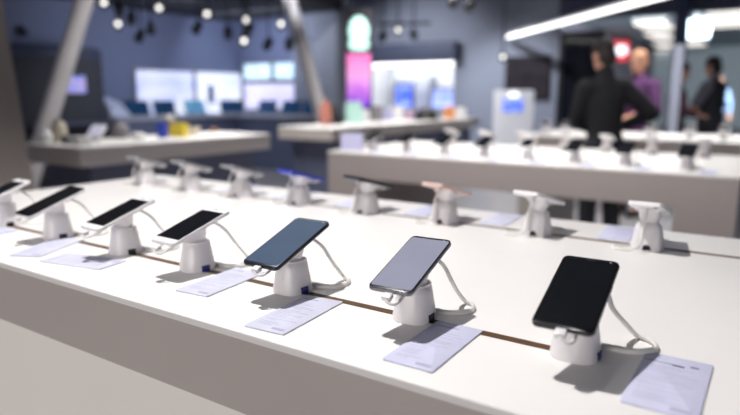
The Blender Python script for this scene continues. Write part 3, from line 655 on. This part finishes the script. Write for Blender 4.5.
# white rounded chair-like display by the booth
p = on(30, 118, .95)
t = thing('pedestal_display', 'white rounded pedestal display left of the slanting post', 'pedestal', (-7.3, 3.1, 0))
bm = NB(); add_lathe(bm, [(.22, 0), (.2, .05), (.08, .2), (.08, .85), (.17, .98), (.18, 1.12), (.12, 1.24), (.01, 1.28)], 24); obj('body', bm, mat('pedestal_white', (196, 200, 214), .5), t)
bm = NB(); add_lathe(bm, [(.25, 0), (.25, .03), (.01, .03)], 24); obj('foot', bm, M_ALU, t)
p = px_at(114, 98, 9.4)
t = thing('display_ramp', 'pale sloping display between the dark booth and the backlit panels', 'display', (-8.6, 5.87, T), PI/2)
bm = NB(); add_loft(bm, [[(-.17, -.14, 0), (.17, -.14, 0), (.17, .14, 0), (-.17, .14, 0)], [(-.17, -.12, .12), (.17, -.12, .05), (.17, .12, .22), (-.17, .12, .34)]]); obj('slope', bm, mat('ramp_pale', (200, 206, 226), .5), t)
bm = NB(); add_box(bm, -.18, .18, -.16, .16, 0, .02); obj('foot', bm, M_ALU, t)

# ------------------------------------------------------------------ people
SKIN = mat('skin', (206, 152, 128), .5, var=.04, scale=15)
def remesh(o, vox, it=6):
    md = o.modifiers.new('r', 'REMESH'); md.mode = 'VOXEL'; md.voxel_size = vox
    sm = o.modifiers.new('s', 'SMOOTH'); sm.iterations = it; sm.factor = .5
    bpy.context.view_layer.update()
    new = bpy.data.meshes.new_from_object(o.evaluated_get(bpy.context.evaluated_depsgraph_get()))
    o.modifiers.clear(); o.data = new
    new.polygons.foreach_set('use_smooth', [True]*len(new.polygons))
def cap_chain(bm, pts, rad, n=14):
    P = [Vector(p) for p in pts]
    for a, b, ra, rb in zip(P, P[1:], rad, rad[1:]):
        add_tube(bm, [a, a.lerp(b, .33), a.lerp(b, .67), b], [ra, ra+(rb-ra)*.33, ra+(rb-ra)*.67, rb], n)
    for p, r in zip(P, rad): add_ball(bm, p, r, n=n)
def person(label, loc, rz, H, arms, top, legs_m, hair, head_turn=0., head_pitch=0., lean=0., stance=.09, step=0., sleeve=1., hair_long=False, vest=None, girth=1.):
    """stands on the floor facing +y; arms = [(elbow, wrist, hand direction)] for left (-x) and right (+x), in metres for a 1.75 m body"""
    k = H/1.75
    t = thing('person', label, 'person', loc, rz)
    def L(z, y=0): return y + max(0, z-.95)*math.tan(lean)
    hip = .95; sh = 1.44
    pel = (0, L(hip), hip); waist = (0, L(1.10), 1.10); chest = (0, L(1.30)+.01, 1.30); nb = (0, L(1.46)-.01, 1.46); nt = (0, L(1.56)+.01, 1.57)
    hc = Vector((0, L(1.64)+.03, 1.655))
    body = NB()
    def torso(bm, g):
        add_loft(bm, [[(x*sx, L(z)+y*sy_+oy, z) for x, y in [(math.cos(2*PI*i/24), math.sin(2*PI*i/24)) for i in range(24)]] for z, sx, sy_, oy in ((.86, .155*g, .105*g, 0), (.95, .165*g, .115*g, 0), (1.08, .14*g, .10*g, 0), (1.22, .155*g, .11*g, .0), (1.34, .175*g, .115*g, .0), (1.42, .165*g, .095*g, -.005), (1.47, .10*g, .07*g, -.01), (1.50, .055*g, .05*g, -.01))])
    torso(body, girth)
    cap_chain(body, [nb, nt], [.058, .054])
    HM = Matrix.Translation(hc) @ Matrix.Rotation(head_turn, 4, 'Z') @ Matrix.Rotation(-head_pitch, 4, 'X')
    add_ball(body, (0, -.008, .035), .074, .092, .088, 20, HM); add_ball(body, (0, .022, -.045), .056, .066, .075, 18, HM)
    add_loft(body, [[(-.012, .082, .02), (.012, .082, .02), (.006, .070, .03), (-.006, .07, .03)], [(-.017, .105, -.022), (.017, .105, -.022), (.012, .07, -.03), (-.012, .07, -.03)]], HM)
    for s in (-1, 1): add_ball(body, (s*.074, -.008, -.005), .012, .022, .032, 10, HM)
    add_ball(body, (0, .080, -.056), .024, .012, .009, 10, HM)
    cloth = NB(); torso(cloth, girth*1.09+.03)
    cap_chain(cloth, [(0, L(1.44)-.01, 1.44), (0, L(1.52)-.01, 1.525)], [.085, .068])
    pants = NB(); shoes = []
    for s, (el, wr, hd) in zip((-1, 1), arms):
        S0 = Vector((s*.185*girth, L(1.41)-.005, 1.41)); el = Vector(el); wr = Vector(wr); hd = Vector(hd).normalized()
        cap_chain(body, [(s*.1, L(1.42), 1.42), S0, el, wr], [.055, .056, .042, .027])
        ce = wr if sleeve == 1 else S0.lerp(el, .75)
        if sleeve == 1: cap_chain(cloth, [(s*.09, L(1.40), 1.405), S0, el, wr - (wr-el)*.06], [.085, .078, .060, .042])
        else: cap_chain(cloth, [(s*.09, L(1.40), 1.405), S0, S0.lerp(el, .8)], [.085, .078, .066])
        # hand: palm, four unequal curled fingers, thumb from the side of the palm
        side = hd.cross(Vector((0, 0, 1))); side = side.normalized() if side.length > .2 else Vector((1, 0, 0))
        nrm = side.cross(hd).normalized()
        if nrm.z > 0: nrm = -nrm
        pc = wr + hd*.085
        cap_chain(body, [wr, wr+hd*.035], [.027, .03], 10)
        for q in range(4):
            off = side*(-.030+.020*q); fl = (.070, .078, .073, .058)[q]
            a = wr+hd*.03+off*.8; b = pc+off; c = b+hd*fl*.5+nrm*.012; d = c+hd*fl*.32+nrm*.026
            cap_chain(body, [a, b, c, d], [.014, .0115, .0095, .008], 8)
        th = -s*1.0
        a = wr+hd*.025+side*th*.026; b = a+hd*.03+side*th*.022+nrm*.008; c = b+hd*.03+nrm*.014
        cap_chain(body, [a, b, c], [.014, .0115, .009], 8)
    for s in (-1, 1):
        yk = s*step
        hipj = (s*.09, L(.93), .92); knee = (s*(stance+.01), .02+yk*.6, .50); ank = (s*(stance+.02), -.02+yk, .09)
        cap_chain(body, [hipj, knee, ank], [.085, .055, .038])
        cap_chain(body, [ank, (ank[0]+s*.015, ank[1]+.15, .035)], [.04, .032], 12)
        cap_chain(pants, [(s*.075, L(.95), .95), hipj, knee, (ank[0], ank[1], .10)], [.10, .100, .072, .060])
        sb = NB(); cap_chain(sb, [(ank[0], ank[1]-.03, .045), (ank[0]+s*.006, ank[1]+.07, .045), (ank[0]+s*.018, ank[1]+.17, .038)], [.043, .046, .040], 12)
        for v_ in sb.verts: v_.co.z = max(v_.co.z, .004)
        shoes.append(sb)
    sc = Matrix.Diagonal((k, k, k, 1))
    def fin(n, bm, m, vox, it=6, par=t):
        xf(bm, bm.verts, sc); o = obj(n, bm, m, par, 0); remesh(o, vox, it); return o
    B = fin('body', body, SKIN, .0075, 3)
    fin('shirt' if vest is None else 'shirt', cloth, top, .012, 8)
    fin('trousers', pants, legs_m, .012, 8)
    for sb in shoes: fin('shoe', sb, mat('shoe_dark', (26, 24, 24), .5), .008, 4)
    if vest is not None:
        vb = NB(); torso(vb, girth*1.17+.05); fin('vest', vb, vest, .012, 6)
    hb = NB(); add_ball(hb, (0, -.018, .050), .083, .096, .088, 20, HM); add_ball(hb, (0, -.047, -.02), .076, .062, .085, 18, HM)
    if hair_long: add_ball(hb, (0, -.055, -.08), .075, .05, .11, 16, HM)
    ho = fin('hair', hb, hair, .009, 4)
    for s in (-1, 1):
        eb = NB(); add_ball(eb, (s*.03, .078, .012), .0105, .008, .007, 10, HM); xf(eb, eb.verts, sc); obj('eye', eb, mat('eye_dark', (40, 30, 28), .2), t)
    return t
DK = mat('cloth_black', (20, 21, 28), .85, var=.15, scale=30, bump=.3); DK2 = mat('cloth_dark_trousers', (24, 25, 34), .85, var=.15, scale=30, bump=.3)
HAIR = mat('hair_dark_brown', (40, 30, 28), .6, var=.2, scale=60); HAIR2 = mat('hair_black', (24, 20, 20), .6, var=.2, scale=60); HAIRB = mat('hair_blond', (190, 140, 110), .6, var=.2, scale=60)
PUR = mat('cloth_purple', (80, 42, 88), .85, var=.1, scale=30, bump=.3); MAR = mat('cloth_maroon', (70, 34, 48), .85, var=.15, scale=30, bump=.3); GSH = mat('cloth_grey', (112, 112, 124), .85, var=.1, scale=30, bump=.3); VST = mat('cloth_vest', (40, 42, 50), .85, var=.15, scale=30, bump=.3); LBL = mat('cloth_light_blue', (140, 165, 205), .85, var=.1, scale=30, bump=.3)
person('person in a black jacket seen from behind, leaning over a phone at the middle table', (-1.10, 4.84, 0), math.radians(42), 1.67,
       [((-.19, .12, 1.15), (.0, .24, 1.08), (.9, .4, -.1)), ((.33, -.09, 1.22), (.20, .15, 1.10), (-.4, 1, -.1))], DK, DK2, HAIR, head_turn=.2, head_pitch=.35, lean=.12, girth=.86)
person('person in purple top standing behind the person in black', (-1.32, 7.15, 0), math.radians(150), 1.73,
       [((-.27, .03, 1.14), (-.2, .24, 1.10), (.3, 1, 0)), ((.27, .03, 1.14), (.2, .24, 1.10), (-.3, 1, 0))], PUR, DK2, HAIRB, head_pitch=.2)
person('shorter dark haired person in maroon top facing the person in the vest', (-1.11, 8.45, 0), math.radians(-80), 1.66,
       [((-.24, .08, 1.16), (-.12, .22, 1.12), (.2, 1, 0)), ((.24, .08, 1.16), (.12, .22, 1.12), (-.2, 1, 0))], MAR, DK2, HAIR, head_pitch=.3, girth=.95)
person('person in dark vest and grey sleeves reaching towards the person in maroon', (-.78, 9.0, 0), math.radians(72), 1.74,
       [((-.25, .10, 1.16), (-.12, .22, 1.10), (.1, 1, 0)), ((.25, .10, 1.16), (.12, .22, 1.10), (-.1, 1, 0))], GSH, DK2, HAIR2, head_pitch=.25, sleeve=.5, vest=VST, girth=1.05)
person('distant shopper in pale blue at the right edge of the view', (-1.35, 17.0, 0), math.radians(190), 1.7,
       [((-.27, .03, 1.14), (-.27, .10, .90), (0, .3, -1)), ((.27, .03, 1.14), (.27, .10, .90), (0, .3, -1))], LBL, DK2, HAIRB)

# ------------------------------------------------------------------ light
W = bpy.data.worlds.new('world'); S.world = W; W.use_nodes = True
W.node_tree.nodes['Background'].inputs[0].default_value = (.62, .70, 1.0, 1); W.node_tree.nodes['Background'].inputs[1].default_value = .13
def spot(name, loc, target, energy, angle=70, rad=.05, col=(1, .975, .96), blend=.6):
    l = bpy.data.lights.new(name, 'SPOT'); l.energy = energy; l.spot_size = math.radians(angle); l.spot_blend = blend; l.shadow_soft_size = rad; l.color = col
    o = bpy.data.objects.new(name, l); C.objects.link(o); o.location = loc
    o.rotation_euler = (Vector(target)-Vector(loc)).to_track_quat('-Z', 'Y').to_euler(); return o
def area(name, loc, sx, sy_, energy, col=(1, .98, .96), target=None, spread=180):
    l = bpy.data.lights.new(name, 'AREA'); l.spread = math.radians(spread); l.shape = 'RECTANGLE'; l.size = sx; l.size_y = sy_; l.energy = energy; l.color = col
    o = bpy.data.objects.new(name, l); C.objects.link(o); o.location = loc
    if target: o.rotation_euler = (Vector(target)-Vector(loc)).to_track_quat('-Z', 'Y').to_euler()
    return o
spot('table_spot', (-1.40, .92, 3.35), (-1.3, 1.05, T), 315, 100, .04, blend=.4)
spot('table_spot', (-.70, 1.05, 3.35), (-.9, 1.05, T), 16, 80, .04)
area('middle_wash', (-1.3, 3.75, 3.3), 2.2, .3, 27, spread=80)
area('apron_fill', (-1.3, 1.6, 3.4), 2.4, .3, .8, (1, .96, .93), (-1.3, 3.06, .85), spread=62)  # unseen fill, added to brighten the middle table's apron
area('far_wash', (-.6, 6.5, 3.3), 2.6, .3, 66, spread=105)
area('left_wash', (-4.1, 4.2, 3.3), .3, 1.2, 78, spread=135)
area('long_wash', (-4.2, 7.5, 3.3), .3, 2.4, 52, spread=110)
area('niche_wash', (-7.2, 13.4, 2.55), 2.2, .6, 40, (.95, .97, 1))
area('wall_wash', (-7.3, 6.3, 2.6), .5, 3.4, 42, (.75, .82, 1), (-9, 6.4, 1.7))
area('rear_wash', (-7.6, 7.6, 2.6), 1.6, .4, 32, (.75, .82, 1), (-7.6, 8.96, 1.7))
spot('back_spot', (-6.8, 9.6, 3.5), (-6.9, 12.5, 1.2), 300, 88, .05, (.85, .9, 1), .8)
spot('back_spot', (-4.5, 9.6, 3.5), (-4.7, 12.5, .75), 400, 60, .05, (.85, .9, 1), .8)
spot('pillar_spot', (-5.4, 6.2, 3.4), (-6.9, 8.6, 1.6), 150, 46, .05, (.92, .95, 1), .8)
area('mall_fill', (-.5, 13.6, 3.1), 5, .6, 900, (.92, .98, 1), (-.5, 26, 1.6))  # added fill hidden behind the lintel, brightens the mall interior
area('front_fill', (-1.2, -3.5, 1.35), 3.5, 1.0, 84, (1, .95, .9), (-1.2, .6, .8))  # added fill behind the camera, no known source; lifts aprons and stands
spot('kiosk_fill', (-2.6, 6.6, 3.4), (-3.1, 8.2, 1.0), 130, 34, .05, (.96, .97, 1))  # extra unseen spot, added to brighten the kiosk panel
